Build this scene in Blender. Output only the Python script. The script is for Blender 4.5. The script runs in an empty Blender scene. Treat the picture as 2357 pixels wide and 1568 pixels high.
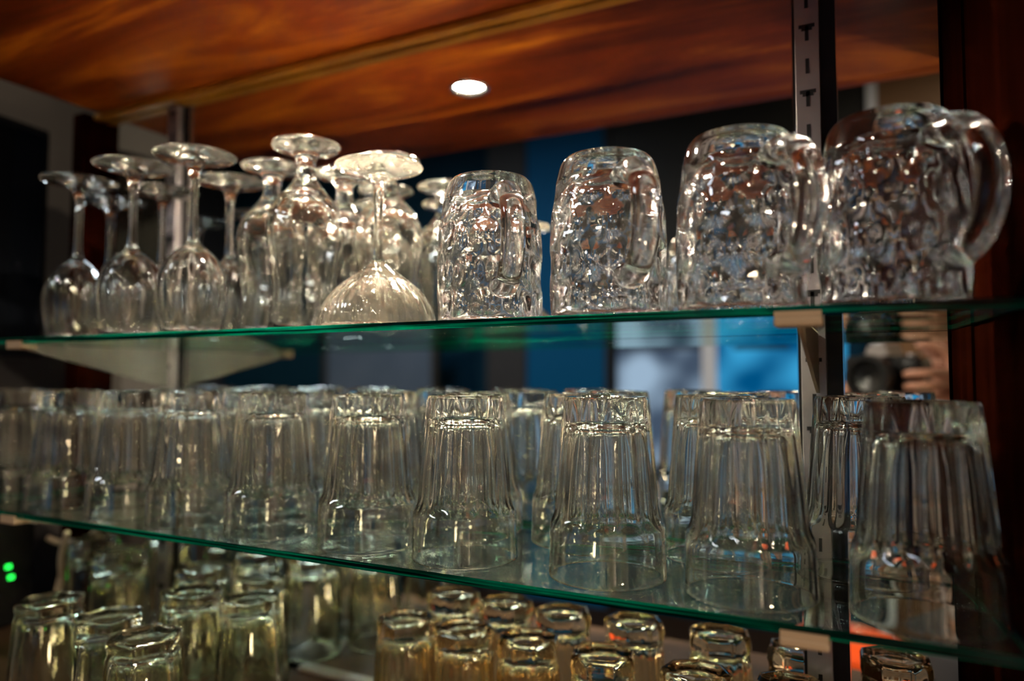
import bpy, bmesh, math, random
from mathutils import Vector, Matrix
random.seed(7)
PI = math.pi
S = bpy.context.scene
COL = S.collection

# ------------------------------------------------------------------ camera
ZC = 1.35                      # camera height above the floor
YAW = math.radians(26.3)       # turned left from +Y
PITCH = math.atan(84 / 1638)
MY = 0.70                      # mirror plane
cd = bpy.data.cameras.new('camera')
cam = bpy.data.objects.new('camera', cd)
COL.objects.link(cam)
cam.location = (0, 0, ZC)
cam.rotation_euler = (PI / 2 + PITCH, 0, YAW)
cd.sensor_width = 36
cd.lens = 36 * 1638 / 2357
cd.clip_start = 0.02
cd.clip_end = 50
cd.dof.use_dof = True
cd.dof.focus_distance = 0.575
cd.dof.aperture_fstop = 25.0 / 12.0
S.camera = cam

# ------------------------------------------------------------------ world, look
w = bpy.data.worlds.new('world'); S.world = w
w.use_nodes = True
w.node_tree.nodes['Background'].inputs[0].default_value = (0.02, 0.03, 0.05, 1)
w.node_tree.nodes['Background'].inputs[1].default_value = 0.2
S.view_settings.view_transform = 'Standard'
S.view_settings.look = 'None'
S.view_settings.gamma = 1
S.view_settings.exposure = 0.0
S.view_settings.use_curve_mapping = False
cy = S.cycles
cy.max_bounces = 18; cy.transmission_bounces = 18; cy.glossy_bounces = 8
cy.diffuse_bounces = 2; cy.transparent_max_bounces = 32
cy.sample_clamp_indirect = 250.0
cy.blur_glossy = 0.3
cy.adaptive_threshold = 0.03
SPOT_E = 3200.0

# unseen fill lamps, added to brighten the soffit, the glasses and the room
def area_lamp(name, loc, size, watt, color, rot=(0, 0, 0)):
    l = bpy.data.lights.new(name, 'AREA'); l.shape = 'DISK'; l.size = size; l.energy = watt; l.color = color
    o = bpy.data.objects.new(name, l); COL.objects.link(o); o.location = loc; o.rotation_euler = rot
    return o
area_lamp('aisle_fill', (0.9, -1.3, 2.9), 0.14, 40, (1.0, 0.80, 0.58))  # added warm fill from the right, out of view
area_lamp('tumbler_fill', (-0.75, -0.85, 2.6), 0.08, 12, (1.0, 0.82, 0.62))  # added fill to lift the fronts of the tumblers, hidden overhead
area_lamp('far_wall_fill', (-2.2, -1.0, 2.95), 0.5, 20, (0.75, 0.85, 1.0))  # added cool fill for the far wall, hidden above the soffit's reflection
area_lamp('left_wall_fill', (-3.4, -0.1, 2.9), 0.14, 60, (1.0, 0.78, 0.55))  # added fill that washes the unseen cream wall at left
ll = bpy.data.lights.new('soffit_fill', 'POINT'); ll.energy = 11; ll.shadow_soft_size = 0.05; ll.color = (1.0, 0.74, 0.48)  # added point fill without a fixture, lights the soffit from below
lo = bpy.data.objects.new('soffit_fill', ll); COL.objects.link(lo); lo.location = (0.52, -0.12, 0.95)

# ------------------------------------------------------------------ materials
def mat(name):
    m = bpy.data.materials.new(name); m.use_nodes = True
    nt = m.node_tree; nt.nodes.clear()
    out = nt.nodes.new('ShaderNodeOutputMaterial')
    return m, nt, out
def principled(name, col, rough=0.5, metal=0.0, coat=0.0, spec=0.5, emit=None, es=0.0, noise=None):
    m, nt, out = mat(name)
    p = nt.nodes.new('ShaderNodeBsdfPrincipled')
    p.inputs['Base Color'].default_value = (*col, 1)
    p.inputs['Roughness'].default_value = rough
    p.inputs['Metallic'].default_value = metal
    p.inputs['Coat Weight'].default_value = coat
    p.inputs['Coat Roughness'].default_value = 0.08
    p.inputs['Specular IOR Level'].default_value = spec
    if emit:
        p.inputs['Emission Color'].default_value = (*emit, 1)
        p.inputs['Emission Strength'].default_value = es
    if noise:
        sc, c2 = noise
        tc = nt.nodes.new('ShaderNodeTexCoord'); n = nt.nodes.new('ShaderNodeTexNoise')
        n.inputs['Scale'].default_value = sc; n.inputs['Detail'].default_value = 4
        mx = nt.nodes.new('ShaderNodeMix'); mx.data_type = 'RGBA'
        mx.inputs[6].default_value = (*col, 1); mx.inputs[7].default_value = (*c2, 1)
        nt.links.new(tc.outputs['Object'], n.inputs['Vector'])
        nt.links.new(n.outputs['Fac'], mx.inputs[0])
        nt.links.new(mx.outputs[2], p.inputs['Base Color'])
    nt.links.new(p.outputs[0], out.inputs[0])
    return m
def emission(name, col, st):
    m, nt, out = mat(name)
    e = nt.nodes.new('ShaderNodeEmission'); e.inputs[0].default_value = (*col, 1); e.inputs[1].default_value = st
    nt.links.new(e.outputs[0], out.inputs[0]); return m
def glass(name, tint=(1, 1, 1), glow_mix=0.03, ior=1.5, bump=None, glow_col=(0.9, 0.87, 0.8), haze=0.06):
    """clear pressed glass with an uneven milky mix standing in for caustic glow"""
    m, nt, out = mat(name)
    g = nt.nodes.new('ShaderNodeBsdfGlass'); g.inputs['Color'].default_value = (*tint, 1)
    g.inputs['Roughness'].default_value = 0.0; g.inputs['IOR'].default_value = ior
    d = nt.nodes.new('ShaderNodeBsdfTranslucent'); d.inputs['Color'].default_value = (*glow_col, 1)
    d2 = nt.nodes.new('ShaderNodeBsdfDiffuse'); d2.inputs['Color'].default_value = (*glow_col, 1)
    ad = nt.nodes.new('ShaderNodeMixShader'); ad.inputs[0].default_value = 0.5
    tc = nt.nodes.new('ShaderNodeTexCoord')
    n = nt.nodes.new('ShaderNodeTexNoise'); n.inputs['Scale'].default_value = 60; n.inputs['Detail'].default_value = 3
    mp = nt.nodes.new('ShaderNodeMapping'); mp.inputs['Scale'].default_value = (1, 1, 0.25)
    r = nt.nodes.new('ShaderNodeMapRange')
    r.inputs['From Min'].default_value = 0.35; r.inputs['From Max'].default_value = 0.75
    r.inputs['To Min'].default_value = glow_mix * 0.3; r.inputs['To Max'].default_value = glow_mix * 2.2
    mx = nt.nodes.new('ShaderNodeMixShader')
    L = nt.links.new
    L(tc.outputs['Object'], mp.inputs[0]); L(mp.outputs[0], n.inputs['Vector']); L(n.outputs['Fac'], r.inputs['Value'])
    g2 = nt.nodes.new('ShaderNodeBsdfGlass'); g2.inputs['Color'].default_value = (*tint, 1)
    g2.inputs['Roughness'].default_value = 0.28; g2.inputs['IOR'].default_value = ior
    gm = nt.nodes.new('ShaderNodeMixShader'); gm.inputs[0].default_value = haze
    L(g.outputs[0], gm.inputs[1]); L(g2.outputs[0], gm.inputs[2])
    L(r.outputs[0], mx.inputs[0]); L(gm.outputs[0], mx.inputs[1])
    L(d.outputs[0], ad.inputs[1]); L(d2.outputs[0], ad.inputs[2]); L(ad.outputs[0], mx.inputs[2])
    L(mx.outputs[0], out.inputs[0])
    if bump:
        b = nt.nodes.new('ShaderNodeBump'); b.inputs['Strength'].default_value = bump[1]; b.inputs['Distance'].default_value = 0.002
        v = nt.nodes.new('ShaderNodeTexVoronoi'); v.inputs['Scale'].default_value = bump[0]
        L(tc.outputs['Object'], v.inputs['Vector']); L(v.outputs['Distance'], b.inputs['Height']); L(b.outputs[0], g.inputs['Normal'])
    return m
def sheet_glass(name):
    """float glass shelf: see-through faces with a mirror-like Fresnel reflection"""
    m, nt, out = mat(name)
    L = nt.links.new
    geo = nt.nodes.new('ShaderNodeNewGeometry')
    ior = nt.nodes.new('ShaderNodeMapRange')
    ior.inputs['To Min'].default_value = 1.5; ior.inputs['To Max'].default_value = 1 / 1.5
    L(geo.outputs['Backfacing'], ior.inputs['Value'])
    fr = nt.nodes.new('ShaderNodeFresnel'); L(ior.outputs[0], fr.inputs['IOR'])
    t = nt.nodes.new('ShaderNodeBsdfTransparent'); t.inputs[0].default_value = (0.93, 0.985, 0.955, 1)
    g = nt.nodes.new('ShaderNodeBsdfGlossy'); g.inputs['Roughness'].default_value = 0.0
    g.inputs['Color'].default_value = (0.9, 1, 0.94, 1)
    mx = nt.nodes.new('ShaderNodeMixShader'); L(fr.outputs[0], mx.inputs[0]); L(t.outputs[0], mx.inputs[1]); L(g.outputs[0], mx.inputs[2])
    L(mx.outputs[0], out.inputs[0])
    return m
def edge_glass(name):
    """polished green edge of the shelf, with the streaks of the cut"""
    m, nt, out = mat(name)
    L = nt.links.new
    p = nt.nodes.new('ShaderNodeBsdfPrincipled')
    tc = nt.nodes.new('ShaderNodeTexCoord'); mp = nt.nodes.new('ShaderNodeMapping'); mp.inputs['Scale'].default_value = (6, 1, 500)
    n = nt.nodes.new('ShaderNodeTexNoise'); n.inputs['Scale'].default_value = 1.0; n.inputs['Detail'].default_value = 3
    cr = nt.nodes.new('ShaderNodeValToRGB')
    cr.color_ramp.elements[0].position = 0.4; cr.color_ramp.elements[0].color = (0.0, 0.007, 0.006, 1)
    cr.color_ramp.elements[1].position = 0.65; cr.color_ramp.elements[1].color = (0.0, 0.27, 0.15, 1)
    L(tc.outputs['Object'], mp.inputs[0]); L(mp.outputs[0], n.inputs['Vector']); L(n.outputs['Fac'], cr.inputs[0])
    L(cr.outputs[0], p.inputs['Base Color']); p.inputs['Roughness'].default_value = 0.12
    tr = nt.nodes.new('ShaderNodeBsdfTranslucent'); L(cr.outputs[0], tr.inputs[0])
    mx = nt.nodes.new('ShaderNodeMixShader'); mx.inputs[0].default_value = 0.5
    L(p.outputs[0], mx.inputs[1]); L(tr.outputs[0], mx.inputs[2]); L(mx.outputs[0], out.inputs[0])
    return m
def wood(name, c0, c1, c2, scale=(1.2, 9, 9), rough=0.3, coat=0.5, knots=True, spec=.5):
    m, nt, out = mat(name)
    L = nt.links.new
    p = nt.nodes.new('ShaderNodeBsdfPrincipled')
    p.inputs['Roughness'].default_value = rough; p.inputs['Coat Weight'].default_value = coat; p.inputs['Coat Roughness'].default_value = 0.12
    p.inputs['Specular IOR Level'].default_value = spec
    tc = nt.nodes.new('ShaderNodeTexCoord'); mp = nt.nodes.new('ShaderNodeMapping'); mp.inputs['Scale'].default_value = scale
    n1 = nt.nodes.new('ShaderNodeTexNoise'); n1.inputs['Scale'].default_value = 2.2; n1.inputs['Detail'].default_value = 5
    n1.inputs['Roughness'].default_value = 0.6; n1.inputs['Distortion'].default_value = 0.7 if knots else 0.3
    cr = nt.nodes.new('ShaderNodeValToRGB')
    e = cr.color_ramp.elements; e[0].position = 0.32; e[0].color = (*c0, 1); e[1].position = 0.72; e[1].color = (*c2, 1)
    k = e.new(0.52); k.color = (*c1, 1)
    L(tc.outputs['Object'], mp.inputs[0]); L(mp.outputs[0], n1.inputs['Vector']); L(n1.outputs['Fac'], cr.inputs[0])
    L(cr.outputs[0], p.inputs['Base Color']); L(p.outputs[0], out.inputs[0])
    return m
def mirror_mat(name):
    m, nt, out = mat(name)
    g = nt.nodes.new('ShaderNodeBsdfGlossy'); g.inputs['Roughness'].default_value = 0.0
    g.inputs['Color'].default_value = (0.86, 0.90, 0.88, 1)
    nt.links.new(g.outputs[0], out.inputs[0]); return m

M = {}
M['tumbler'] = glass('tumbler_glass', (0.997, 0.994, 0.974), 0.0015, haze=0.005)
M['wine'] = glass('stemware_glass', (1, 0.995, 0.975), 0.002, haze=0.02)
M['coupe'] = glass('cut_coupe_glass', (1, 0.99, 0.96), 0.013, haze=.07, glow_col=(1, 0.9, 0.8))  # stronger milky mix puts the spot's glow into the coupe
M['mug'] = glass('mug_glass', (1, 1, 1), 0.003, haze=0.02)
M['hex'] = glass('greenish_tumbler_glass', (0.985, 0.995, 0.93), 0.0012, haze=.006, glow_col=(0.95, 0.95, 0.85))
M['amber'] = glass('warm_tumbler_glass', (1.0, 0.95, 0.84), 0.001, haze=.006, glow_col=(1, 0.8, 0.5))
M['shelf'] = sheet_glass('shelf_glass')
M['edge'] = edge_glass('shelf_edge_glass')
M['mirror'] = mirror_mat('mirror_silver')
M['soffit'] = wood('orange_knotty_wood', (0.035, 0.002, 0.0004), (0.24, 0.034, 0.002), (0.80, 0.21, 0.008), (0.8, 3.6, 3.6), 0.45, 0.10, spec=.2)
M['panel'] = wood('dark_red_wood', (0.006, 0.0009, 0.0003), (0.012, 0.0016, 0.0006), (0.022, 0.003, 0.0009), (14, 14, 1.2), 0.6, 0.0, False, 0.0)
M['moulding'] = wood('golden_wood', (0.22, 0.07, 0.005), (0.42, 0.15, 0.01), (0.6, 0.25, 0.02), (2, 20, 20), 0.3, 0.4, False)
M['counter'] = wood('dark_counter_wood', (0.03, 0.014, 0.006), (0.06, 0.028, 0.012), (0.11, 0.055, 0.025), (1.5, 12, 12), 0.5, 0.0, False)
M['steel'] = principled('brushed_steel', (0.42, 0.38, 0.38), 0.42, 0.7)
M['black'] = principled('black_recess', (0.004, 0.004, 0.004), 0.6)
M['bracket'] = principled('beige_painted_metal', (0.30, 0.21, 0.13), 0.5)
M['bracket_dimmed'] = principled('dimmed_grey_metal', (0.15, 0.145, 0.13), 0.5)  # darker grey copy for the left arms, toned down against the spot
M['chrome'] = principled('chrome', (0.8, 0.8, 0.8), 0.12, 1.0)
M['plaster'] = principled('grey_plaster', (0.18, 0.165, 0.155), 0.8, noise=(6, (0.14, 0.128, 0.12)))
M['cream'] = principled('cream_bounce_plaster', (0.62, 0.60, 0.50), 0.8, noise=(2, (0.25, 0.24, 0.19)))
M['plastic_black'] = principled('black_plastic', (0.008, 0.008, 0.009), 0.35)
M['cable'] = principled('beige_cable', (0.45, 0.34, 0.24), 0.5)
M['led'] = emission('green_led', (0.02, 1.0, 0.08), 3.0)
M['lamp'] = emission('lamp_face', (1.0, 0.86, 0.68), SPOT_E)
M['orange'] = principled('orange_plastic', (1.0, 0.11, 0.015), 0.4)
M['white_plastic'] = principled('white_plastic', (0.75, 0.75, 0.78), 0.35)
M['dark_wall'] = principled('dark_wall_paint', (0.012, 0.016, 0.024), 0.7, noise=(2, (0.02, 0.02, 0.026)))
M['navy'] = principled('navy_paint', (0.001, 0.022, 0.045), 0.7, spec=.1)
M['blue'] = principled('blue_paint', (0.0, 0.085, 0.23), 0.6, spec=.1)
M['grey_blue'] = principled('grey_blue_panel', (0.10, 0.135, 0.20), 0.6, noise=(3, (0.04, 0.07, 0.12)), spec=.1)
M['frame_white'] = principled('white_frame_paint', (0.75, 0.8, 0.95), 0.5)
M['floor'] = principled('dark_floor_tile', (0.010, 0.006, 0.004), 0.7, spec=.15, noise=(4, (0.02, 0.010, 0.006)))
M['brown'] = principled('brown_panel', (0.16, 0.08, 0.035), 0.5)
M['skin'] = principled('skin', (0.68, 0.33, 0.22), 0.5)
M['shirt'] = principled('white_shirt', (0.72, 0.70, 0.72), 0.8, noise=(9, (0.55, 0.53, 0.56)))
M['trousers'] = principled('dark_trousers', (0.02, 0.022, 0.03), 0.8)
M['hair'] = principled('dark_hair', (0.012, 0.009, 0.008), 0.6)
def lit_pane(name, ca, cb, st, sc):
    m, nt, out = mat(name); L = nt.links.new
    tc = nt.nodes.new('ShaderNodeTexCoord'); n = nt.nodes.new('ShaderNodeTexNoise'); n.inputs['Scale'].default_value = sc; n.inputs['Detail'].default_value = 1
    r = nt.nodes.new('ShaderNodeValToRGB'); r.color_ramp.elements[0].position = 0.4; r.color_ramp.elements[0].color = (*ca, 1)
    r.color_ramp.elements[1].position = 0.62; r.color_ramp.elements[1].color = (*cb, 1)
    e = nt.nodes.new('ShaderNodeEmission'); e.inputs[1].default_value = st
    L(tc.outputs['Object'], n.inputs['Vector']); L(n.outputs['Fac'], r.inputs[0]); L(r.outputs[0], e.inputs[0]); L(e.outputs[0], out.inputs[0])
    return m
M['pane_blue'] = lit_pane('lit_blue_pane', (0.0, 0.10, 0.28), (0.05, 0.42, 0.80), 0.9, 3.5)
M['pane_grey'] = lit_pane('lit_grey_pane', (0.07, 0.10, 0.16), (0.42, 0.56, 0.75), 0.9, 3.0)
M['pane_dim'] = lit_pane('dim_blue_pane', (0.0, 0.03, 0.07), (0.04, 0.10, 0.16), 0.7, 2.0)

# ------------------------------------------------------------------ object helpers
def link(o, parent=None):
    COL.objects.link(o)
    if parent is not None: o.parent = parent
    return o
def mesh_obj(name, bm, mats, parent=None, loc=None, smooth=False):
    me = bpy.data.meshes.new(name); bm.to_mesh(me); bm.free()
    for m in (mats if isinstance(mats, (list, tuple)) else [mats]): me.materials.append(m)
    if smooth: me.polygons.foreach_set('use_smooth', [True] * len(me.polygons))
    o = bpy.data.objects.new(name, me)
    if loc: o.location = loc
    return link(o, parent)
def tag(o, label, cat=None, group=None):
    o['label'] = label
    if cat: o['category'] = cat
    if group: o['group'] = group
    return o
def struct(o):
    o['kind'] = 'structure'; return o
def empty(name, loc, label, cat, group=None, rz=0.0):
    o = bpy.data.objects.new(name, None); o.empty_display_size = 0.02; COL.objects.link(o)
    o.location = loc; o.rotation_euler = (0, 0, rz)
    return tag(o, label, cat, group)
def box(bm, x0, x1, y0, y1, z0, z1, mi=0, bev=0.0):
    v = [bm.verts.new(p) for p in ((x0,y0,z0),(x1,y0,z0),(x1,y1,z0),(x0,y1,z0),(x0,y0,z1),(x1,y0,z1),(x1,y1,z1),(x0,y1,z1))]
    fs = []
    for q in ((0,3,2,1),(4,5,6,7),(0,1,5,4),(1,2,6,5),(2,3,7,6),(3,0,4,7)):
        f = bm.faces.new([v[i] for i in q]); f.material_index = mi; fs.append(f)
    if bev:
        es = list({e for f in fs for e in f.edges})
        bmesh.ops.bevel(bm, geom=es, offset=bev, segments=2, affect='EDGES', profile=0.5)
    return bm
def B(*a, **k):
    return box(bmesh.new(), *a, **k)
def tube(bm, pts, rads, n=12, cap=True, mi=0):
    rings = []
    up = Vector((0, 0, 1)); prev = None
    pts = [Vector(p) for p in pts]
    if not isinstance(rads, (list, tuple)): rads = [rads] * len(pts)
    for i, p in enumerate(pts):
        t = (pts[min(i + 1, len(pts) - 1)] - pts[max(i - 1, 0)]).normalized()
        if prev is None:
            a = t.cross(up)
            if a.length < 1e-3: a = t.cross(Vector((1, 0, 0)))
            a.normalize()
        else:
            a = (prev - t * prev.dot(t)).normalized()
        prev = a; b = t.cross(a)
        rr = rads[i]; ra, rb = (rr if isinstance(rr, tuple) else (rr, rr))
        rings.append([bm.verts.new(p + a * (ra * math.cos(2*PI*k/n)) + b * (rb * math.sin(2*PI*k/n))) for k in range(n)])
    for i in range(len(rings) - 1):
        for k in range(n):
            f = bm.faces.new((rings[i][k], rings[i][(k+1) % n], rings[i+1][(k+1) % n], rings[i+1][k])); f.material_index = mi; f.smooth = True
    if cap:
        for r in (list(reversed(rings[0])), rings[-1]):
            f = bm.faces.new(r); f.material_index = mi
    return bm

# ---- turned / pressed glass: closed profile, optional modulation of the outer skin, cut into parts that share their seams
def spline(pts, sub):
    out = []
    n = len(pts)
    for i in range(n - 1):
        p0 = pts[max(i-1, 0)]; p1 = pts[i]; p2 = pts[i+1]; p3 = pts[min(i+2, n-1)]
        for s in range(sub):
            t = s / sub
            out.append(tuple(0.5 * ((2*p1[k]) + (-p0[k]+p2[k])*t + (2*p0[k]-5*p1[k]+4*p2[k]-p3[k])*t*t + (-p0[k]+3*p1[k]-3*p2[k]+p3[k])*t**3) for k in range(2)))
    out.append(pts[-1])
    return out
def glassware(parts_of, outer, inner, n, mod=None, modi=None):
    """outer: (r,z) from rim (z=0) up to the pole on the foot/base; inner: from pole of the cavity down to the rim.
       parts_of(z, is_outer) -> part name. Returns {part: mesh}."""
    bm = bmesh.new()
    rings = []
    def ring(r, z, f, io):
        if r < 1e-5: return ([bm.verts.new((0, 0, z))], z, io)
        vs = []
        for k in range(n):
            th = 2 * PI * k / n
            rr = f(th, r, z) if f else r
            vs.append(bm.verts.new((rr * math.cos(th), rr * math.sin(th), z)))
        return (vs, z, io)
    for r, z in outer: rings.append(ring(r, z, mod, True))
    for r, z in inner: rings.append(ring(r, z, modi, False))
    names = []; lay = bm.faces.layers.int.new('part')
    m = len(rings)
    for i in range(m):
        a, za, ia = rings[i]; b, zb, ib = rings[(i + 1) % m]
        if len(a) == 1 and len(b) == 1: continue
        pn = parts_of((za + zb) / 2, ia)
        if pn not in names: names.append(pn)
        pi = names.index(pn)
        for k in range(n):
            k2 = (k + 1) % n
            if len(a) == 1: f = bm.faces.new((a[0], b[k2], b[k]))
            elif len(b) == 1: f = bm.faces.new((a[k], a[k2], b[0]))
            else: f = bm.faces.new((a[k], a[k2], b[k2], b[k]))
            f[lay] = pi; f.smooth = True
    bmesh.ops.recalc_face_normals(bm, faces=bm.faces)
    bm.normal_update()
    bm.verts.index_update()
    res = {}
    nrm = [v.normal.copy() for v in bm.verts]
    for pi, pn in enumerate(names):
        used = {}; vs = []; fs = []; ns = []
        for f in bm.faces:
            if f[lay] != pi: continue
            idx = []
            for v in f.verts:
                if v.index not in used:
                    used[v.index] = len(vs); vs.append(v.co[:]); ns.append(nrm[v.index])
                idx.append(used[v.index])
            fs.append(idx)
        me = bpy.data.meshes.new(pn); me.from_pydata(vs, [], fs)
        me.polygons.foreach_set('use_smooth', [True] * len(fs))
        me.normals_split_custom_set_from_vertices(ns)
        res[pn] = me
    bm.free()
    return res
def proto(meshes, material):
    for me in meshes.values():
        if not me.materials: me.materials.append(material)
    return meshes
def place(kind, meshes, x, y, z, rz, label, cat, group=None):
    root = empty(kind, (x, y, z), label, cat, group, rz)
    for pn, me in meshes.items():
        o = bpy.data.objects.new(pn, me); COL.objects.link(o); o.parent = root
    return root

# ================================================================== room shell
CT = ZC - 0.366     # counter top
S1 = ZC + 0.0455    # upper shelf top
S2 = ZC - 0.155     # lower shelf top
SF = ZC + 0.407      # underside of the soffit
SFR = 0.487         # shelf front edge
GAP = 0.0003
def plane_struct(name, x0, x1, y0, y1, z0, z1, m):
    return struct(mesh_obj(name, B(x0, x1, y0, y1, z0, z1), m))
plane_struct('floor', -4.7, 1.76, -2.75, 2.1, -0.05, 0.0, M['floor'])
plane_struct('ceiling', -4.7, 1.76, -2.75, 2.1, 3.2, 3.25, M['dark_wall'])
plane_struct('wall_back', -1.078, 1.7, 0.712, 0.76, 0.0, 3.2, M['dark_wall'])
plane_struct('wall_far', -4.6, -1.078, 2.0, 2.06, 0.0, 3.2, M['dark_wall'])
plane_struct('wall_front', -4.7, 1.76, -2.75, -2.69, 0.0, 3.2, M['navy'])
plane_struct('wall_left', -4.7, -4.6, -2.75, -0.9, 0.0, 3.2, M['dark_wall'])
plane_struct('wall_left', -4.7, -4.6, -0.9, 2.1, 0.0, 3.2, M['cream'])  # unseen wall stretch made cream to bounce warm light into the glasses
plane_struct('wall_right', 1.7, 1.76, -2.75, 2.1, 0.0, 3.2, M['cream'])  # unseen wall made cream so the glasses refract warm streaks
# white plaster pier left of the bar
plane_struct('wall_pier', -1.78, -1.40, 0.31, 1.3, 0.0, 3.2, M['plaster'])

# ---- things on the far side of the room, seen in the mirror (virtual depth 4.05 m)
YW = -2.66
def R(a): return a * (MY - YW + MY)
def rx(ratio): return ratio * (2 * MY - YW)
struct(mesh_obj('trim_7', B(rx(-.466), rx(-.340), YW-.02, YW+.02, 0.0, 3.19), M['blue']))
struct(mesh_obj('trim_8', B(rx(-.3295), .044, YW-.02, YW+.02, ZC+.47, 3.19), M['black']))
struct(mesh_obj('trim_1', B(rx(-.338), rx(-.330), YW-.02, YW+.03, 0.0, 3.19), M['black']))
struct(mesh_obj('trim_2', B(rx(-.535), rx(-.468), YW-.02, YW+.03, 0.0, 3.19), M['dark_wall']))
w1 = struct(mesh_obj('window_1', B(rx(-.322), rx(-.200), YW-.01, YW+.01, ZC-.5, ZC+.155), M['pane_grey']))
w2 = struct(mesh_obj('window_2', B(rx(-.322), rx(-.200), YW-.01, YW+.005, ZC+.16, ZC+.46), M['grey_blue']))
struct(mesh_obj('trim_3', B(rx(-.199), rx(-.180), YW-.01, YW+.04, ZC-.55, ZC+.46), M['frame_white']))
w3 = struct(mesh_obj('window_3', B(rx(-.180), rx(-.02), YW-.01, YW+.01, ZC-.5, ZC+.46), M['pane_blue']))
bm = B(rx(-.155), rx(-.085), YW+.03, YW+.12, ZC+.15, ZC+.34, bev=.01)
box(bm, rx(-.125), rx(-.115), YW+.04, YW+.1, ZC+.34, ZC+.6)
tag(mesh_obj('speaker', bm, M['plastic_black']), 'black box hanging before the lit blue window, seen in the mirror', 'speaker')
struct(mesh_obj('trim_4', B(rx(-.32), rx(-.02), YW-.0, YW+.035, ZC-.56, ZC-.5), M['black']))
# pale screen / partition
sc = empty('room_divider', (rx(-.70), YW+.25, 0), 'grey-blue free standing screen across the room, mirrored below the upper shelf', 'screen')
bm = B(-.46, .42, -.012, .012, .12, ZC+.30); mesh_obj('panel', bm, M['grey_blue'], sc)
for s in (-.46, .42):
    bm = B(s-.02, s+.02, -.02, .02, 0, ZC+.32); box(bm, s-.02, s+.02, -.18, .18, 0, .03); mesh_obj('post', bm, M['black'], sc)
struct(mesh_obj('trim_5', B(.045, .085, YW-.01, YW+.05, 0, 2.88), M['frame_white']))
struct(mesh_obj('trim_6', B(.09, .60, YW-.01, YW+.03, 0, 3.19), M['brown']))

# ================================================================== back bar
XL, XR = -1.065, 0.066
# side walls of the niche: a mirror-side strip and a main board, slightly splayed on the right
cab = empty('back_bar_cabinet', (-.5, .7, CT), 'dark red wooden back bar surround with orange knotty wood soffit above the shelves', 'cabinet')
def rel(bm, o=cab):
    bmesh.ops.translate(bm, vec=-Vector(o.location), verts=bm.verts); return bm
def prism(pts, z0, z1):
    bm = bmesh.new()
    a = [bm.verts.new((x, y, z0)) for x, y in pts]; b = [bm.verts.new((x, y, z1)) for x, y in pts]
    n = len(pts)
    for i in range(n): bm.faces.new((a[i], a[(i+1) % n], b[(i+1) % n], b[i]))
    bm.faces.new(a[::-1]); bm.faces.new(b); bmesh.ops.recalc_face_normals(bm, faces=bm.faces); return bm
mesh_obj('side_panel', rel(prism([(.066,.71),(.0727,.63),(.1,.63),(.1,.71)], CT, SF-.0005)), M['panel'], cab)
mesh_obj('side_panel', rel(prism([(.0745,.628),(.0875,.47),(.0965,.36),(.13,.36),(.13,.628)], CT, SF-.0005)), M['panel'], cab)
mesh_obj('side_panel', rel(prism([(-1.065,.711),(-1.065,.672),(-1.092,.672),(-1.092,.711)], CT, SF-.0005)), M['panel'], cab)
bm = bmesh.new()
hx, hy, hr = -.489, .548, .026
# soffit board with a round hole for the downlight
N = 32
ring_v = [bm.verts.new((hx + hr*math.cos(2*PI*k/N), hy + hr*math.sin(2*PI*k/N), SF)) for k in range(N)]
sq = []
x0, x1, y0, y1 = -1.05, .13, .332, .711
for k in range(N):
    a = 2*PI*k/N; c, s = math.cos(a), math.sin(a)
    t = min(((x1-hx)/c if c > 1e-6 else (x0-hx)/c if c < -1e-6 else 1e9), ((y1-hy)/s if s > 1e-6 else (y0-hy)/s if s < -1e-6 else 1e9))
    sq.append(bm.verts.new((hx + t*c, hy + t*s, SF)))
for k in range(N): bm.faces.new((ring_v[k], sq[k], sq[(k+1) % N], ring_v[(k+1) % N]))
for (cx, cy_) in ((x0,y0),(x1,y0),(x1,y1),(x0,y1)):
    # fill the corner triangles
    best = []
    for k in range(N):
        p, q = sq[k], sq[(k+1) % N]
        on = lambda v: (abs(v.co.x-cx) < 1e-5, abs(v.co.y-cy_) < 1e-5)
        if (on(p)[0] and on(q)[1]) or (on(p)[1] and on(q)[0]): best.append((p, q))
    for p, q in best:
        c = bm.verts.new((cx, cy_, SF)); bm.faces.new((p, c, q))
mesh_obj('soffit_board', rel(bm), M['soffit'], cab)
mesh_obj('fascia', rel(B(-1.05, .13, .314, .332, SF-.001, SF+.09)), M['soffit'], cab)
mesh_obj('top_board', rel(B(-1.05, .13, .332, .711, SF+.055, SF+.075)), M['panel'], cab)
mesh_obj('moulding', rel(B(-1.06, .066, .683, .698, SF-.009, SF-.0003, bev=.002)), M['moulding'], cab)
# downlight
dl = empty('downlight', (hx, hy, SF), 'round recessed spotlight shining in the orange wooden soffit', 'light')
bm = bmesh.new()
prof = [(.0285, -.0002), (.0285, -.003), (.0245, -.004), (.021, .001), (.020, .012), (.0245, .012), (.0245, -.0002)]
rr = [[bm.verts.new((r*math.cos(2*PI*k/40), r*math.sin(2*PI*k/40), z)) for k in range(40)] for r, z in prof]
for i in range(len(rr)):
    for k in range(40):
        bm.faces.new((rr[i][k], rr[i][(k+1) % 40], rr[(i+1) % len(rr)][(k+1) % 40], rr[(i+1) % len(rr)][k])).smooth = True
bmesh.ops.recalc_face_normals(bm, faces=bm.faces)
mesh_obj('bezel', bm, M['chrome'], dl)
bm = bmesh.new(); bmesh.ops.create_circle(bm, cap_ends=True, segments=40, radius=.0195)
for f in bm.faces:
    if f.normal.z > 0: f.normal_flip()
bmesh.ops.translate(bm, vec=(0, 0, .004), verts=bm.verts)
mesh_obj('bulb_face', bm, M['lamp'], dl)
bm = bmesh.new(); tube(bm, [(0, 0, .013), (0, 0, .05)], .0255, 24); mesh_obj('can', bm, M['black'], dl)

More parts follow.
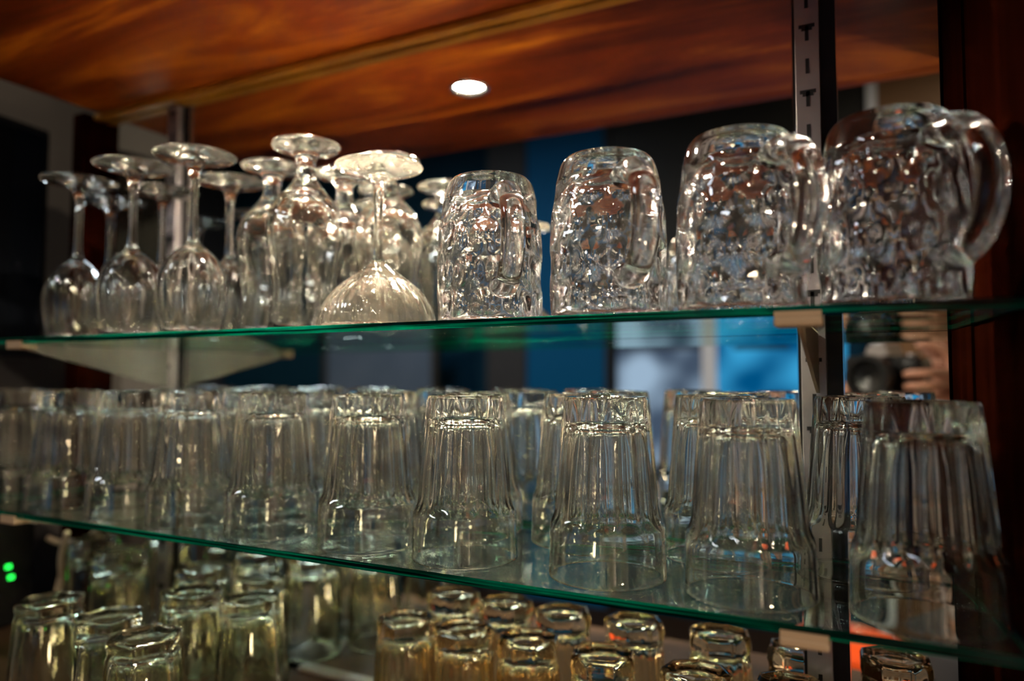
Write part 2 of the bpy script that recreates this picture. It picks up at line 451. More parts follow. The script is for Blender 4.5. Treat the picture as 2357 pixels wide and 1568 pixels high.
# mirror in one sheet; black strips on it paint the dark gaps at the standards
tag(mesh_obj('mirror', B(XL, .064, .7005, .7105, CT+.006, SF-.001), M['mirror']),
    'large mirror behind the glass shelves, reflecting soffit and room', 'mirror')
tag(mesh_obj('mirror_rail', B(-.64, .060, .692, .7003, CT+.0006, CT+.0065, bev=.001), M['steel']),
    'pale metal rail along the foot of the mirror', 'rail')
# counter
ctr = empty('counter', (-.6, .5, 0), 'dark brown wooden back bar counter under the shelves', 'counter')
bm = B(-1.38, .062, .39, .70, CT-.035, CT, bev=.003); bmesh.ops.translate(bm, vec=(.6, -.5, 0), verts=bm.verts); mesh_obj('worktop', bm, M['counter'], ctr)
bm = B(-1.36, .055, .41, .70, 0.0, CT-.036); bmesh.ops.translate(bm, vec=(.6, -.5, 0), verts=bm.verts); mesh_obj('cupboard_body', bm, M['panel'], ctr)
for i in range(3):
    bm = B(-1.34+i*.47, -.89+i*.47, .40, .409, .08, CT-.07, bev=.002); bmesh.ops.translate(bm, vec=(.6, -.5, 0), verts=bm.verts)
    dr = mesh_obj('door', bm, M['panel'], ctr)
    bm = tube(bmesh.new(), [(-1.30+i*.47+.6, -.1, .78), (-1.30+i*.47+.6, -.125, .78)], .008); mesh_obj('knob', bm, M['chrome'], dr)

# slotted standards
def standard(x, label):
    o = empty('shelf_standard', (x, .70, CT+.02), label, 'shelf standard', 'slotted steel standards')
    H = SF - .016 - CT - .02
    bm = B(-.0175, .0215, -.0012, .0004, 0, H); mesh_obj('gap_shade_strip', bm, M['black'], o)  # black strip carries the shade of the gap behind the standard
    for xx in (-.0175, .0205):
        mesh_obj('edge_strip', B(xx, xx+.001, -.0022, -.0013, 0, H), M['chrome'], o)
    bm = B(-.0135, .0075, -.012, -.0013, 0, H, bev=.0007)
    z = .012; k = 0
    while z < H - .02:
        box(bm, -.0046, -.0014, -.01225, -.0119, z, z+.014, 1)
        if k % 2: 
            box(bm, -.0098, .0038, -.01225, -.0119, z+.012, z+.0155, 1)
            box(bm, -.0075, .0016, -.01225, -.0119, z+.0095, z+.012, 1)
        z += .0305; k += 1
    mesh_obj('slotted_channel', bm, [M['steel'], M['black']], o)
    return o
standard(-.037, 'slotted steel shelf standard at right, beside the largest mug')
standard(-.883, 'thin steel shelf standard at left, behind the wine glasses')
def bracket(x, ztop, label, arm='bracket'):
    o = empty('shelf_bracket', (x, .688, ztop), label, 'bracket', 'beige shelf brackets')
    bm = bmesh.new()
    t = .0013
    prof = [(-.0005, -.0004), (-.194, -.0004), (-.196, -.006), (-.012, -.051), (-.0005, -.053)]
    a = [bm.verts.new((-t, y, z)) for y, z in prof]; b = [bm.verts.new((t, y, z)) for y, z in prof]
    for i in range(len(prof)): bm.faces.new((a[i], a[(i+1) % len(prof)], b[(i+1) % len(prof)], b[i]))
    bm.faces.new(a); bm.faces.new(b[::-1]); bmesh.ops.recalc_face_normals(bm, faces=bm.faces)
    mesh_obj('arm', bm, M[arm], o)
    bm = B(-.0145, .0145, -.206, -.186, -.0065, -.0004, bev=.0015)
    box(bm, -.0140, .0140, -.2058, -.2035, -.0006, .0032)
    mesh_obj('front_rest', bm, M['bracket'], o)
    return o
TH = .0065
bracket(-.037, S1-TH-.0003, 'beige bracket holding the upper glass shelf on the right standard')
bracket(-.883, S1-TH-.0003, 'pale triangular bracket holding the upper glass shelf at far left', 'bracket_dimmed')
bracket(-.037, S2-TH-.0003, 'beige bracket holding the lower glass shelf on the right standard')
bracket(-.883, S2-TH-.0003, 'pale bracket holding the lower glass shelf at far left', 'bracket_dimmed')

def shelf(top, label):
    bm = bmesh.new()
    pts = [(-1.055, SFR), (.083, SFR), (.0665, .697), (-1.055, .697)]
    a = [bm.verts.new((x, y, top-TH)) for x, y in pts]; b = [bm.verts.new((x, y, top)) for x, y in pts]
    bm.faces.new(a[::-1]); bm.faces.new(b)
    for i in range(4): bm.faces.new((a[i], a[(i+1) % 4], b[(i+1) % 4], b[i])).material_index = 1
    bmesh.ops.recalc_face_normals(bm, faces=bm.faces)
    return tag(mesh_obj('glass_shelf', bm, [M['shelf'], M['edge']]), label, 'shelf', 'green edged glass shelves')
shelf(S1, 'upper glass shelf with green edge carrying stemware and mugs')
shelf(S2, 'lower glass shelf with green edge carrying upturned fluted tumblers')

# ================================================================== glassware prototypes (all upside down: z=0 is the rim)
def flutes(nf, depth_fn):
    def f(th, r, z):
        d = depth_fn(z)
        if d <= 0: return r
        u = abs(math.sin(nf * th / 2))          # 0 on the ridge, 1 in the hollow
        return r - d * (u ** 0.8)
    return f
def sm(a, b, x):
    t = max(0.0, min(1.0, (x - a) / (b - a))); return t*t*(3-2*t)

# fluted tumbler (shelf 2)
o_ = spline([(.0456,.0004),(.0458,.004),(.0452,.020),(.0449,.036),(.0442,.0415),(.0412,.0500),(.0402,.062),(.0384,.085),(.0355,.118),(.0342,.131),(.0336,.1365)], 4) + [(.0328,.1388),(.0318,.1392),(.026,.1392),(.0245,.1382),(.012,.1376),(0,.1376)]
i_ = [(0,.1195),(.012,.1197),(.022,.1188),(.0272,.1155)] + spline([(.0290,.111),(.0325,.085),(.0358,.056),(.0385,.044),(.0416,.034),(.0428,.018),(.0436,.004),(.0440,.0006)], 4) + [(.0448,0)]
dep = lambda z: .0030 * sm(.038, .047, z) * (1 - .55*sm(.118, .1385, z))
tum = proto(glassware(lambda z, io: 'rim_band' if z < .040 else ('base' if z > .119 else 'fluted_body'), o_, i_, 120, flutes(12, dep), flutes(12, lambda z: .0010 * sm(.04, .055, z)*(1-sm(.1,.112,z)))), M['tumbler'])

# dimpled mug
def mug_mod(th, r, z):
    d = 0.0
    rows = [(.0130, .0115, 0.0), (.0385, .0135, .5), (.0665, .0135, 0.0), (.0925, .0115, .5)]
    for zc, hz, ph in rows:
        u = (th / (2*PI) * 10 + ph) % 1.0 - .5
        q = (u/.47)**2 + ((z-zc)/hz)**2
        if q < 1: d = max(d, (1-q))
    return r - .0032 * d
o_ = spline([(.0438,.0006),(.0446,.006),(.0452,.02),(.0452,.05),(.0442,.075),(.0418,.095),(.0395,.108),(.0365,.1185),(.0325,.1235)], 9) + [(.030,.1243),(.024,.1243),(.020,.1228),(.010,.1222),(0,.1222)]
i_ = [(0,.1085),(.014,.1085),(.024,.1075),(.0305,.103)] + spline([(.0325,.098),(.0362,.075),(.0378,.05),(.0384,.02),(.0395,.004)], 5) + [(.0405,.0005),(.042,0)]
mug = glassware(lambda z, io: 'mug_body', o_, i_, 150, mug_mod, None)
bm = bmesh.new()
hp = spline([(.0385,.098),(.050,.1015),(.064,.0975),(.0745,.083),(.0785,.064),(.0745,.044),(.064,.030),(.052,.0245),(.0425,.027)], 5)
hn = len(hp)
tube(bm, [(r, 0, z) for r, z in hp], [(.0096+.0018*abs(2*i/hn-1)**3, .0076+.002*abs(2*i/hn-1)**3) for i in range(hn)], 16)
bmesh.ops.recalc_face_normals(bm, faces=bm.faces)
me = bpy.data.meshes.new('handle'); bm.to_mesh(me); bm.free(); mug['handle'] = me
proto(mug, M['mug'])

# coupe with cut bowl
def cut(th, r, z):
    if z > .052: return r
    a = 1 - sm(.035, .052, z)
    return r - .0008 * a * abs(math.sin(th*16)) - (.0012 * (1 if abs(math.sin(th*4 + z*60)) > .985 else 0) * sm(.008,.02,z))
o_ = spline([(.0548,.0003),(.0552,.004),(.0540,.012),(.0495,.024),(.0400,.0365),(.0265,.0475),(.0145,.0565),(.0070,.063),(.0050,.073),(.0043,.095),(.0046,.120),(.0062,.136),(.0100,.1435)], 4) + spline([(.0120,.1450),(.0230,.1490),(.0350,.1520),(.0410,.1535)], 3) + [(.0417,.1546),(.0410,.1556),(.030,.1553),(.012,.1545),(0,.1543)]
i_ = [(0,.0520)] + spline([(.012,.0505),(.0245,.0430),(.0378,.0325),(.0472,.0215),(.0520,.0110),(.0532,.003)], 4) + [(.0538,0)]
def stempart(a, b): return lambda z, io: 'bowl' if z < a else ('stem' if z < b else 'foot')
coupe = proto(glassware(stempart(.060, .142), o_, i_, 144, cut), M['coupe'])

# tall wine glass
o_ = spline([(.0312,.0003),(.0322,.008),(.0352,.025),(.0368,.043),(.0350,.062),(.0290,.078),(.0190,.0895),(.0105,.0965),(.0062,.103),(.0046,.115),(.0042,.140),(.0046,.165),(.0065,.179),(.0105,.1855)], 4) + spline([(.013,.1895),(.025,.1928),(.036,.1945),(.0425,.1953)], 3) + [(.0432,.1962),(.0425,.1970),(.030,.1966),(.012,.1958),(0,.1956)]
i_ = [(0,.0935)] + spline([(.0085,.0915),(.0180,.0850),(.0280,.0740),(.0336,.0600),(.0353,.0430),(.0338,.0250),(.0310,.008)], 4) + [(.0303,0)]
def wopt(th, r, z):
    return r * (1 + .016 * math.cos(th*12) * sm(.004, .03, z) * (1 - sm(.08, .094, z)) + .004*math.cos(th*5+z*160))
wine = proto(glassware(stempart(.098, .184), o_, i_, 96, lambda th, r, z: wopt(th, r, z) if z < .098 else r, None), M['wine'])

# short stemmed hurricane glass
def opt(th, r, z): return r - .0013 * abs(math.sin(th*6)) * sm(.003, .03, z) * (1 - sm(.125, .14, z)) + (.0004*math.cos(z*420+th*6) if r > .02 else 0)
o_ = spline([(.0352,.0003),(.0350,.010),(.0330,.028),(.0322,.048),(.0352,.075),(.0392,.098),(.0380,.118),(.0310,.134),(.0205,.1465),(.0130,.157),(.0100,.166),(.0096,.175),(.0120,.183)], 4) + spline([(.0150,.1862),(.0250,.1895),(.0335,.1915)], 3) + [(.0352,.1935),(.0345,.1955),(.028,.1965),(.014,.1958),(0,.1955)]
i_ = [(0,.1455)] + spline([(.010,.142),(.0205,.1360),(.0300,.1260),(.0358,.1120),(.0368,.098),(.0332,.075),(.0304,.048),(.0312,.028),(.0332,.010)], 4) + [(.0340,0)]
hur = proto(glassware(stempart(.160, .182), o_, i_, 80, opt, opt), M['wine'])

# hexagonal tumbler
def hexr(th, sharp):
    a = (th % (PI/3)) - PI/6
    return 1 + sharp * (math.cos(PI/6)/math.cos(a) / .955 - 1)
def hexm(th, r, z): return r * hexr(th, sm(.008, .06, z))
o_ = spline([(.0372,.0004),(.0376,.006),(.0372,.03),(.0356,.06),(.0336,.09),(.0322,.108)], 4) + [(.0308,.1130),(.0306,.1150),(.0318,.1185),(.0320,.1225),(.0308,.1246),(.024,.1250),(.019,.1238),(.008,.1230),(0,.1230)]
i_ = [(0,.108),(.010,.108),(.020,.1070),(.0255,.1035)] + spline([(.0275,.098),(.0305,.07),(.0330,.04),(.0346,.006)], 4) + [(.0352,.0003),(.036,0)]
hexg = proto(glassware(lambda z, io: 'base' if z > .108 else 'hexagonal_body', o_, i_, 72, hexm, lambda th, r, z: r*hexr(th, .5*sm(.02,.06,z))), M['hex'])

# round beer glass with ringed base
o_ = spline([(.0372,.0004),(.0378,.006),(.0370,.04),(.0350,.08),(.0335,.112)], 4) + [(.0325,.118),(.0300,.121),(.0330,.125),(.0345,.131),(.0325,.137),(.0285,.1385),(.0280,.141),(.0260,.1445),(.018,.146),(.008,.1445),(0,.1445)]
i_ = [(0,.117),(.012,.117),(.022,.1155),(.029,.110)] + spline([(.0308,.104),(.0325,.08),(.0345,.04),(.0352,.006)], 4) + [(.0358,.0003),(.0365,0)]
beer = proto(glassware(lambda z, io: 'base' if z > .117 else 'glass_body', o_, i_, 64), M['hex'])

# small ribbed tumbler with scalloped base
def rib(th, r, z):
    a = (th % (PI/4)) - PI/8
    poly = math.cos(PI/8)/math.cos(a)
    k = sm(.074, .088, z)
    return r * (1 + k*(poly/.965 - 1)) - (1-k) * .0018 * abs(math.sin(th*10)) * sm(.012, .03, z)
o_ = spline([(.0340,.0004),(.0345,.005),(.0338,.03),(.0320,.06),(.0306,.078)], 4) + [(.0296,.0820),(.0300,.0860),(.0312,.0900),(.0308,.0960),(.0292,.0998),(.0235,.1012),(.0190,.0998),(.008,.0992),(0,.0992)]
i_ = [(0,.0825),(.009,.0825),(.018,.0815),(.0235,.0785)] + spline([(.0258,.073),(.0280,.05),(.0302,.025),(.0315,.005)], 4) + [(.0320,.0003),(.033,0)]
ribg = proto(glassware(lambda z, io: 'base' if z > .0876 else 'ribbed_body', [(q, z*1.075) for q, z in o_], [(q, z*1.075) for q, z in i_], 120, rib, None), M['amber'])

# ================================================================== glassware in place
# upper shelf: four dimpled mugs
for (x, y, a, lab) in [
    (-.286, .536, -49, 'smallest-looking dimpled glass beer mug, upside down right beside the wide coupe'),
    (-.176, .524, -53, 'dimpled glass beer mug upside down, second to the right of the coupe'),
    (-.076, .520, -50, 'dimpled glass beer mug upside down, just left of the slotted right standard'),
    (.0180, .526, -53, 'large dimpled glass beer mug at right end against the dark wood wall')]:
    place('beer_mug', mug, x, y, S1+GAP, math.radians(a), lab, 'mug', 'dimpled beer mugs on the upper shelf')
place('coupe_glass', coupe, -.411, .545, S1+GAP, .3, 'wide shallow cut glass coupe upside down at the front edge under the spotlight', 'coupe glass')
for (x, y, lab) in [
    (-.868, .545, 'leftmost front wine glass upside down, dim against the wood post'),
    (-.748, .532, 'second front wine glass from the left, upside down with its wide foot up'),
    (-.652, .535, 'tallest-looking wine glass at front, upside down left of the hurricane glasses'),
    (-.815, .622, 'wine glass in the rear row behind the two leftmost front wine glasses'),
    (-.700, .628, 'wine glass in the rear row, right behind the tallest-looking wine glass'),
    (-.930, .628, 'wine glass in the rear corner at far left near the wood post')]:
    place('wine_glass', wine, x, y, S1+GAP, random.random()*6, lab, 'wine glass', 'upturned wine glasses on the upper shelf')
for (x, y, lab) in [
    (-.516, .560, 'front hurricane glass upside down, brightest one left of the coupe'),
    (-.602, .600, 'hurricane glass upside down between the wine glasses and the brightest hurricane glass'),
    (-.548, .660, 'rear hurricane glass upside down close to the mirror, behind the brightest one'),
    (-.470, .640, 'rear hurricane glass upside down behind the foot of the coupe')]:
    place('hurricane_glass', hur, x, y, S1+GAP, random.random()*6, lab, 'hurricane glass', 'upturned hurricane glasses on the upper shelf')

# lower shelf: fluted tumblers, front row then rear row
front = [(.033, .537), (-.077, .541), (-.184, .541), (-.313, .541), (-.417, .541), (-.536, .541), (-.652, .541), (-.752, .541), (-.866, .541), (-.985, .541)]
flab = ['rightmost front tumbler, big and blurred against the dark wood wall',
        'front tumbler standing just left of the slotted right standard',
        'front tumbler third from the right end',
        'sharpest front tumbler, at the centre of the row',
        'front tumbler next left of the sharpest central one',
        'front tumbler below the brightest hurricane glass, bright creamy base',
        'front tumbler below the tallest-looking wine glass, bright base',
        'front tumbler with tan edge glow, fourth from the left end',
        'front tumbler third from the left end, dim and blurred',
        'leftmost front tumbler, cut off by the picture edge']
for (x, y), lab in zip(front, flab):
    place('tumbler', tum, x, y, S2+GAP, random.random()*6, 'upturned fluted glass ' + lab, 'tumbler', 'fluted tumblers on the lower shelf')
rear = [(-.004, .640, 'seen between the rightmost two front ones, before the right standard'),
        (-.118, .640, 'seen through the gap left of the tumbler before the standard'),
        (-.245, .640, 'seen through the gap right of the sharpest front tumbler'),
        (-.355, .640, 'half hidden behind the sharpest central front tumbler'),
        (-.470, .640, 'half hidden left of the front one beside the sharpest tumbler'),
        (-.580, .640, 'behind the front one with the bright creamy base'),
        (-.690, .640, 'behind the front ones below the wine glasses'),
        (-.800, .640, 'behind the dim front ones at left'),]
for x, y, lab in rear:
    place('tumbler', tum, x, y, S2+GAP, random.random()*6, 'rear row fluted tumbler ' + lab, 'tumbler', 'fluted tumblers on the lower shelf')

# counter: hexagonal tumblers
for (x, y, a, lab) in [
    (-.610, .458, .10, 'front hexagonal tumbler with white haze on its walls, nearest of its group'),
    (-.693, .480, .45, 'hexagonal tumbler next left of and behind the nearest one'),
    (-.800, .484, .20, 'leftmost hexagonal tumbler, standing by the black box with green lights'),
    (-.690, .575, .60, 'hexagonal tumbler standing just right of the left standard'),
    (-.611, .588, .15, 'hexagonal tumbler with bright glow at the middle of its group'),
    (-.666, .652, .35, 'hexagonal tumbler close to the mirror, right of the others'),
    (-.762, .652, .0, 'hexagonal tumbler close to the mirror near the left standard')]:
    place('hexagonal_tumbler', hexg, x, y, CT+GAP, a, 'upturned ' + lab, 'tumbler', 'hexagonal tumblers on the counter')
place('beer_glass', beer, -.868, .612, CT+GAP, 0, 'round beer glass with ringed base upside down between white cable and left standard', 'beer glass', 'round beer glasses on the counter')
place('beer_glass', beer, -.960, .640, CT+GAP, 0, 'rearmost round beer glass, half hidden under the lower shelf at left', 'beer glass', 'round beer glasses on the counter')
# counter: small ribbed tumblers
for (x, y, lab) in [
    (-.450, .650, 'leftmost'), (-.378, .652, 'second from the left'), (-.306, .655, 'third from the left'),
    (-.226, .650, 'fourth from the left'), (-.138, .645, 'fifth from the left'), (-.060, .655, 'sixth, just left of the right standard,'),
    (.020, .640, 'rightmost, right of the slotted standard,')]:
    place('ribbed_tumbler', ribg, x, y, CT+GAP, random.random()*6, lab + ' small ribbed tumbler, upside down on the counter', 'tumbler', 'small ribbed tumblers on the counter')

# orange-seated stool in the aisle (seen in the mirror)
st = empty('bar_stool', (-.045, -.33, 0), 'bar stool with bright orange seat in the aisle, mirrored beside the right standard', 'stool')
bm = bmesh.new(); n = 40
prof = [(0, .745), (.10, .745), (.112, .752), (.115, .765), (.108, .782), (.08, .792), (0, .795)]
rg = [[bm.verts.new((q*math.cos(2*PI*k/n), q*math.sin(2*PI*k/n), z)) for k in range(n)] if q else [bm.verts.new((0, 0, z))] for q, z in prof]
for a_, b_ in zip(rg, rg[1:]):
    for k in range(n):
        if len(a_) == 1: bm.faces.new((a_[0], b_[(k+1) % n], b_[k])).smooth = True
        elif len(b_) == 1: bm.faces.new((a_[k], a_[(k+1) % n], b_[0])).smooth = True
        else: bm.faces.new((a_[k], a_[(k+1) % n], b_[(k+1) % n], b_[k])).smooth = True
bmesh.ops.recalc_face_normals(bm, faces=bm.faces); mesh_obj('seat', bm, M['orange'], st)
for k in range(4):
    a_ = PI/4 + k*PI/2
    mesh_obj('leg', tube(bmesh.new(), [(.07*math.cos(a_), .07*math.sin(a_), .744), (.15*math.cos(a_), .15*math.sin(a_), 0.001)], .011, 12), M['steel'], st)
rp = [(.125*math.cos(2*PI*k/32), .125*math.sin(2*PI*k/32), .25) for k in range(33)]
mesh_obj('foot_ring', tube(bmesh.new(), rp, .007, 8, cap=False), M['steel'], st)

# ================================================================== left of the bar
tv = empty('television', (-1.215, .62, ZC+.05), 'black flat screen seen edge-on at far left before the white pier', 'television', rz=math.radians(8))
mesh_obj('casing', B(-.025, .02, -.17, .085, -.02, .36, bev=.006), M['plastic_black'], tv)
mesh_obj('screen', B(.0202, .0212, -.155, .07, .0, .345), principled('dark_screen', (.005, .006, .008), .08), tv)
mesh_obj('wall_arm', B(-.185, -.0252, -.05, -.01, .12, .17), M['black'], tv)
bx = empty('amplifier', (-1.16, .56, CT), 'black electronic box with two green lights at bottom left', 'amplifier')
mesh_obj('casing', B(-.17, .028, -.16, .10, .0006, .235, bev=.004), M['plastic_black'], bx)
for (yy, zz) in ((.062, .088), (.066, .072)):
    mesh_obj('indicator_light', B(.0285, .0305, yy-.004, yy+.004, zz-.003, zz+.003, bev=.0008), M['led'], bx)
pts = [(-1.12,.68,CT+.005), (-1.115,.69,CT+.06), (-1.11,.70,CT+.14), (-1.09,.66,CT+.175), (-1.02,.66,CT+.19), (-.985,.665,CT+.165), (-1.01,.665,CT+.135), (-1.07,.665,CT+.12), (-1.1,.66,CT+.125)]
pts = spline2 = [Vector(p) for p in pts]
def sp3(P, sub=6):
    out = []
    for i in range(len(P)-1):
        p0, p1, p2, p3 = P[max(i-1,0)], P[i], P[i+1], P[min(i+2, len(P)-1)]
        for s in range(sub):
            t = s/sub; out.append(0.5*((2*p1)+(-p0+p2)*t+(2*p0-5*p1+4*p2-p3)*t*t+(-p0+3*p1-3*p2+p3)*t**3))
    out.append(P[-1]); return out
bm = tube(bmesh.new(), sp3(pts), .0045, 10); tag(mesh_obj('cable', bm, M['cable']), 'beige cable looping beside the wood post at bottom left', 'cable')
pts = [Vector(p) for p in [(-1.045,.64,CT+.0045), (-1.04,.645,CT+.06), (-1.02,.63,CT+.11), (-1.0,.625,CT+.15)]]
bm = tube(bmesh.new(), sp3(pts), .004, 10); tag(mesh_obj('cable', bm, M['cable']), 'beige cable rising behind the round beer glass', 'cable')

# ================================================================== photographer (seen in the mirror)
F = Vector((-math.sin(YAW), math.cos(YAW), 0)); Rt = Vector((math.cos(YAW), math.sin(YAW), 0)); U = Vector((0, 0, 1))
O = Vector((0, 0, ZC))
def P(r, f, u): return O + Rt*r + F*f + U*u
def skin(name, nodes, edges, material, parent, sub=2):
    me = bpy.data.meshes.new(name)
    me.from_pydata([n[0][:] for n in nodes], edges, [])
    o = bpy.data.objects.new(name, me); COL.objects.link(o); o.parent = parent
    m = o.modifiers.new('skin', 'SKIN'); m.use_smooth_shade = True
    sv = me.skin_vertices[0].data
    for i, n in enumerate(nodes):
        r = n[1] if isinstance(n[1], tuple) else (n[1], n[1]); sv[i].radius = r; sv[i].use_root = (i == 0)
    s = o.modifiers.new('sub', 'SUBSURF'); s.levels = sub; s.render_levels = sub
    me.materials.append(material)
    return o
person = bpy.data.objects.new('person', None); COL.objects.link(person)
tag(person, 'person in white shirt holding a black camera, reflected in the mirror at right', 'person')
def J(r, f, u): return P(r, f, u)
pel = J(.10,-.50,-.52)
body_n = [(pel,.14),(J(.09,-.47,-.38),.12),(J(.07,-.42,-.20),.135),(J(.05,-.36,-.08),.10),(J(.045,-.30,.0),.055),(J(.04,-.265,.05),.055),
          # arms: right arm (camera right)
          (J(.22,-.38,-.10),.062),(J(.30,-.26,-.32),.045),(J(.16,-.10,-.10),.030),(J(.118,-.062,-.045),.026),
          (J(-.12,-.36,-.10),.062),(J(-.16,-.20,-.32),.045),(J(-.07,-.07,-.14),.030),(J(-.045,-.05,-.085),.026),
          # legs
          (J(.19,-.48,-.62),.095),(J(.20,-.33,-.93),.062),(J(.20,-.50,-1.27),.042),(J(.20,-.38,-1.315),.034),
          (J(.01,-.50,-.62),.095),(J(.0,-.35,-.93),.062),(J(.0,-.52,-1.27),.042),(J(.0,-.40,-1.315),.034)]
body_e = [(0,1),(1,2),(2,3),(3,4),(4,5),(3,6),(6,7),(7,8),(8,9),(3,10),(10,11),(11,12),(12,13),(0,14),(14,15),(15,16),(16,17),(0,18),(18,19),(19,20),(20,21)]
skin('body', body_n, body_e, M['skin'], person)
sh_n = [(body_n[0][0]-U*.05, .168), (body_n[1][0], .148), (body_n[2][0], .160), (body_n[3][0]-U*.01, .134), (body_n[6][0], .078), (body_n[7][0], .066), (body_n[7][0].lerp(body_n[8][0], .8), .044), (body_n[10][0], .078), (body_n[11][0], .062), (body_n[11][0].lerp(body_n[12][0], .8), .044), (J(.046,-.315,-.018), .072)]
skin('shirt', sh_n, [(0,1),(1,2),(2,3),(3,4),(4,5),(5,6),(3,7),(7,8),(8,9),(3,10)], M['shirt'], person)
tr_n = [(body_n[0][0]-U*.04, .155)] + [(body_n[i][0], body_n[i][1]+.018) for i in (14,15,16,18,19,20)]
skin('trousers', tr_n, [(0,1),(1,2),(2,3),(0,4),(4,5),(5,6)], M['trousers'], person)
# head with face
def head(parent):
    bm = bmesh.new(); bmesh.ops.create_uvsphere(bm, u_segments=32, v_segments=24, radius=1)
    for v in bm.verts:
        x, y, z = v.co
        sx = .075 * (1 - .22*sm(0, -1, z)); sy = .095 * (1 - .1*sm(0, -1, z)); v.co = (x*sx, y*sy, z*.115)
        # nose, brow, chin (face looks along +y)
        if y > 0:
            v.co.y += .022 * math.exp(-(x/.16)**2 - ((z+.12)/.16)**2) + .006*math.exp(-(x/.5)**2-((z-.22)/.1)**2) + .01*math.exp(-(x/.3)**2-((z+.85)/.2)**2)
            v.co.y -= .010 * (math.exp(-((abs(x)-.38)/.15)**2 - ((z-.06)/.12)**2))
    for f in bm.faces: f.smooth = True
    rot = Matrix(((Rt.x, F.x, 0), (Rt.y, F.y, 0), (0, 0, 1))).to_4x4()
    c = J(.038, -.235, .145)
    def put(name, bm, m, par, off=(0, 0, 0), sub=False):
        bmesh.ops.transform(bm, matrix=Matrix.Translation(c + rot @ Vector(off)) @ rot, verts=bm.verts)
        return mesh_obj(name, bm, m, par, smooth=True)
    hd = put('head', bm, M['skin'], parent)
    for s in (-1, 1):
        b = bmesh.new(); bmesh.ops.create_uvsphere(b, u_segments=16, v_segments=10, radius=.011); ey = put('eye', b, M['white_plastic'], hd, (s*.03, .074, .006))
        b = bmesh.new(); bmesh.ops.create_uvsphere(b, u_segments=12, v_segments=8, radius=.0055); put('iris', b, M['hair'], hd, (s*.03, .0815, .004))
        b = bmesh.new(); bmesh.ops.create_uvsphere(b, u_segments=16, v_segments=10, radius=1)
        for v in b.verts: v.co = (v.co.x*.008, v.co.y*.018, v.co.z*.03)
        put('ear', b, M['skin'], hd, (s*.075, -.005, -.01))
    b = bmesh.new(); bmesh.ops.create_uvsphere(b, u_segments=16, v_segments=10, radius=1)
    for v in b.verts: v.co = (v.co.x*.024, v.co.y*.006, v.co.z*.007)
    put('mouth', b, principled('lips', (.5, .18, .15), .5), hd, (0, .088, -.06))
    b = bmesh.new(); bmesh.ops.create_uvsphere(b, u_segments=32, v_segments=20, radius=1)
    bmesh.ops.delete(b, geom=[v for v in b.verts if v.co.z < .12 - .9*max(0, -v.co.y) + 0.4*max(0, v.co.y)], context='VERTS')
    for v in b.verts: v.co = (v.co.x*.084, v.co.y*.106 - .004, v.co.z*.126)
    put('hair', b, M['hair'], hd)
head(person)
# hands
def hand(side, wrist, palm, fingers, thumb, name):
    nodes = [(wrist, .024), (wrist.lerp(palm, .5), (.026)), (palm, .026)]
    edges = [(0, 1), (1, 2)]
    h = skin(name, nodes, edges, M['skin'], person, 2)
    for i, ch in enumerate(fingers + [thumb]):
        r0 = [.0095, .0095, .009, .008, .0105][i]
        skin('thumb' if i == 4 else 'finger', [(p, r0*(1-.08*k)) for k, p in enumerate(ch)], [(k, k+1) for k in range(len(ch)-1)], M['skin'], h, 2)
# camera body spans r -.065...072, f -.10..-.055, u -.05...045 ; lens f -.055..-.004
rf = []
for k, (u, o2) in enumerate([(.028, .010), (.006, .0), (-.015, .0), (-.034, -.004)]):
    rf.append([J(.108, -.088, u*.8), J(.103+o2, -.052, u), J(.092+o2, -.030, u), J(.070+o2, -.024, u), J(.052+o2, -.036, u-.002)])
rf[0] = [J(.112, -.090, .004), J(.108, -.084, .030), J(.098, -.072, .050), J(.080, -.062, .056), J(.062, -.060, .053)]
hand('r', J(.125,-.095,-.045), J(.112,-.090,-.005), rf, [J(.110,-.105,.0), J(.095,-.122,.018), J(.075,-.122,.025), J(.058,-.120,.024)], 'right_hand')
lf = [[J(-.03,-.045,-.078), J(-.045,-.03,-.062), J(-.048,-.028,-.035), J(-.045,-.03,-.012)]] + \
     [[J(-.02+.014*k,-.04,-.08), J(-.03+.014*k,-.018,-.070), J(-.025+.016*k,-.018,-.05), J(-.015+.014*k,-.02,-.045)] for k in range(1, 4)]
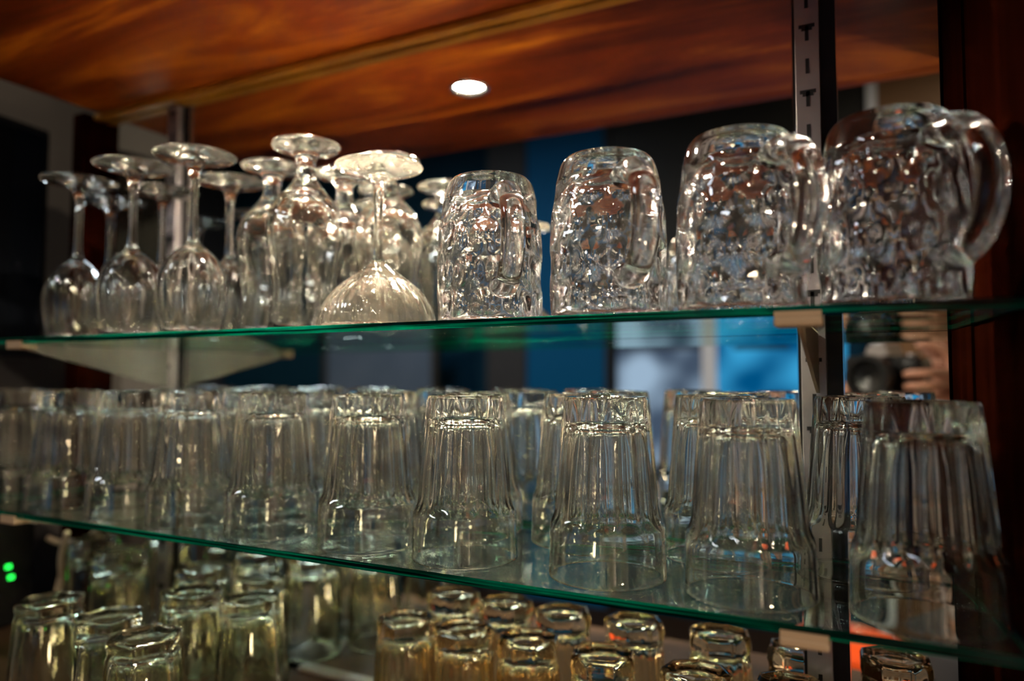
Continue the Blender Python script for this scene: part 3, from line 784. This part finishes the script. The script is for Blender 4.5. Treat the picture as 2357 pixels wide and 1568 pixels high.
hand('l', J(-.045,-.055,-.095), J(-.03,-.05,-.075), lf, [J(-.05,-.06,-.078), J(-.062,-.045,-.05), J(-.056,-.04,-.025), J(-.048,-.038,-.008)], 'left_hand')
# the camera held
cmr = bpy.data.objects.new('camera_body', None); COL.objects.link(cmr); cmr.location = P(0, -.08, -.05); cmr.rotation_euler = (0, 0, YAW)
tag(cmr, 'black camera with large lens held by the reflected person', 'camera')
def cb(name, bm, m): return mesh_obj(name, bm, m, cmr, smooth=False)
cb('body', B(-.068, .050, -.018, .022, .002, .088, bev=.006), M['plastic_black'])
cb('grip', B(.044, .078, -.016, .040, .004, .084, bev=.012), M['plastic_black'])
bm = bmesh.new()
pz = [(-.026,.0885),(.026,.0885),(.018,.112),(-.018,.112)]
a = [bm.verts.new((x, -.016, z)) for x, z in pz]; b = [bm.verts.new((x*.8, .034, z if i < 2 else z-.006)) for i, (x, z) in enumerate(pz)]
for i in range(4): bm.faces.new((a[i], a[(i+1) % 4], b[(i+1) % 4], b[i]))
bm.faces.new(a); bm.faces.new(b); bmesh.ops.recalc_face_normals(bm, faces=bm.faces); cb('viewfinder_hump', bm, M['steel'])
bm = bmesh.new(); n = 48
lp = [(.034,.0225),(.036,.030),(.036,.050),(.040,.054),(.040,.070),(.0385,.0765),(.030,.0765),(.024,.066),(.0,.060)]
rings = [[bm.verts.new((r*math.cos(2*PI*k/n), y, .05+r*math.sin(2*PI*k/n))) for k in range(n)] if r > 0 else [bm.verts.new((0, y, .05))] for r, y in lp]
for i in range(len(rings)-1):
    A_, B_ = rings[i], rings[i+1]
    for k in range(n):
        if len(B_) == 1: bm.faces.new((A_[k], A_[(k+1) % n], B_[0]))
        else: bm.faces.new((A_[k], A_[(k+1) % n], B_[(k+1) % n], B_[k]))
bmesh.ops.recalc_face_normals(bm, faces=bm.faces); cb('lens', bm, M['plastic_black'])
bm = bmesh.new(); tube(bm, [(.058, .02, .0845), (.058, .02, .091)], .010, 20); cb('dial', bm, M['steel'])
bpy.context.view_layer.update()
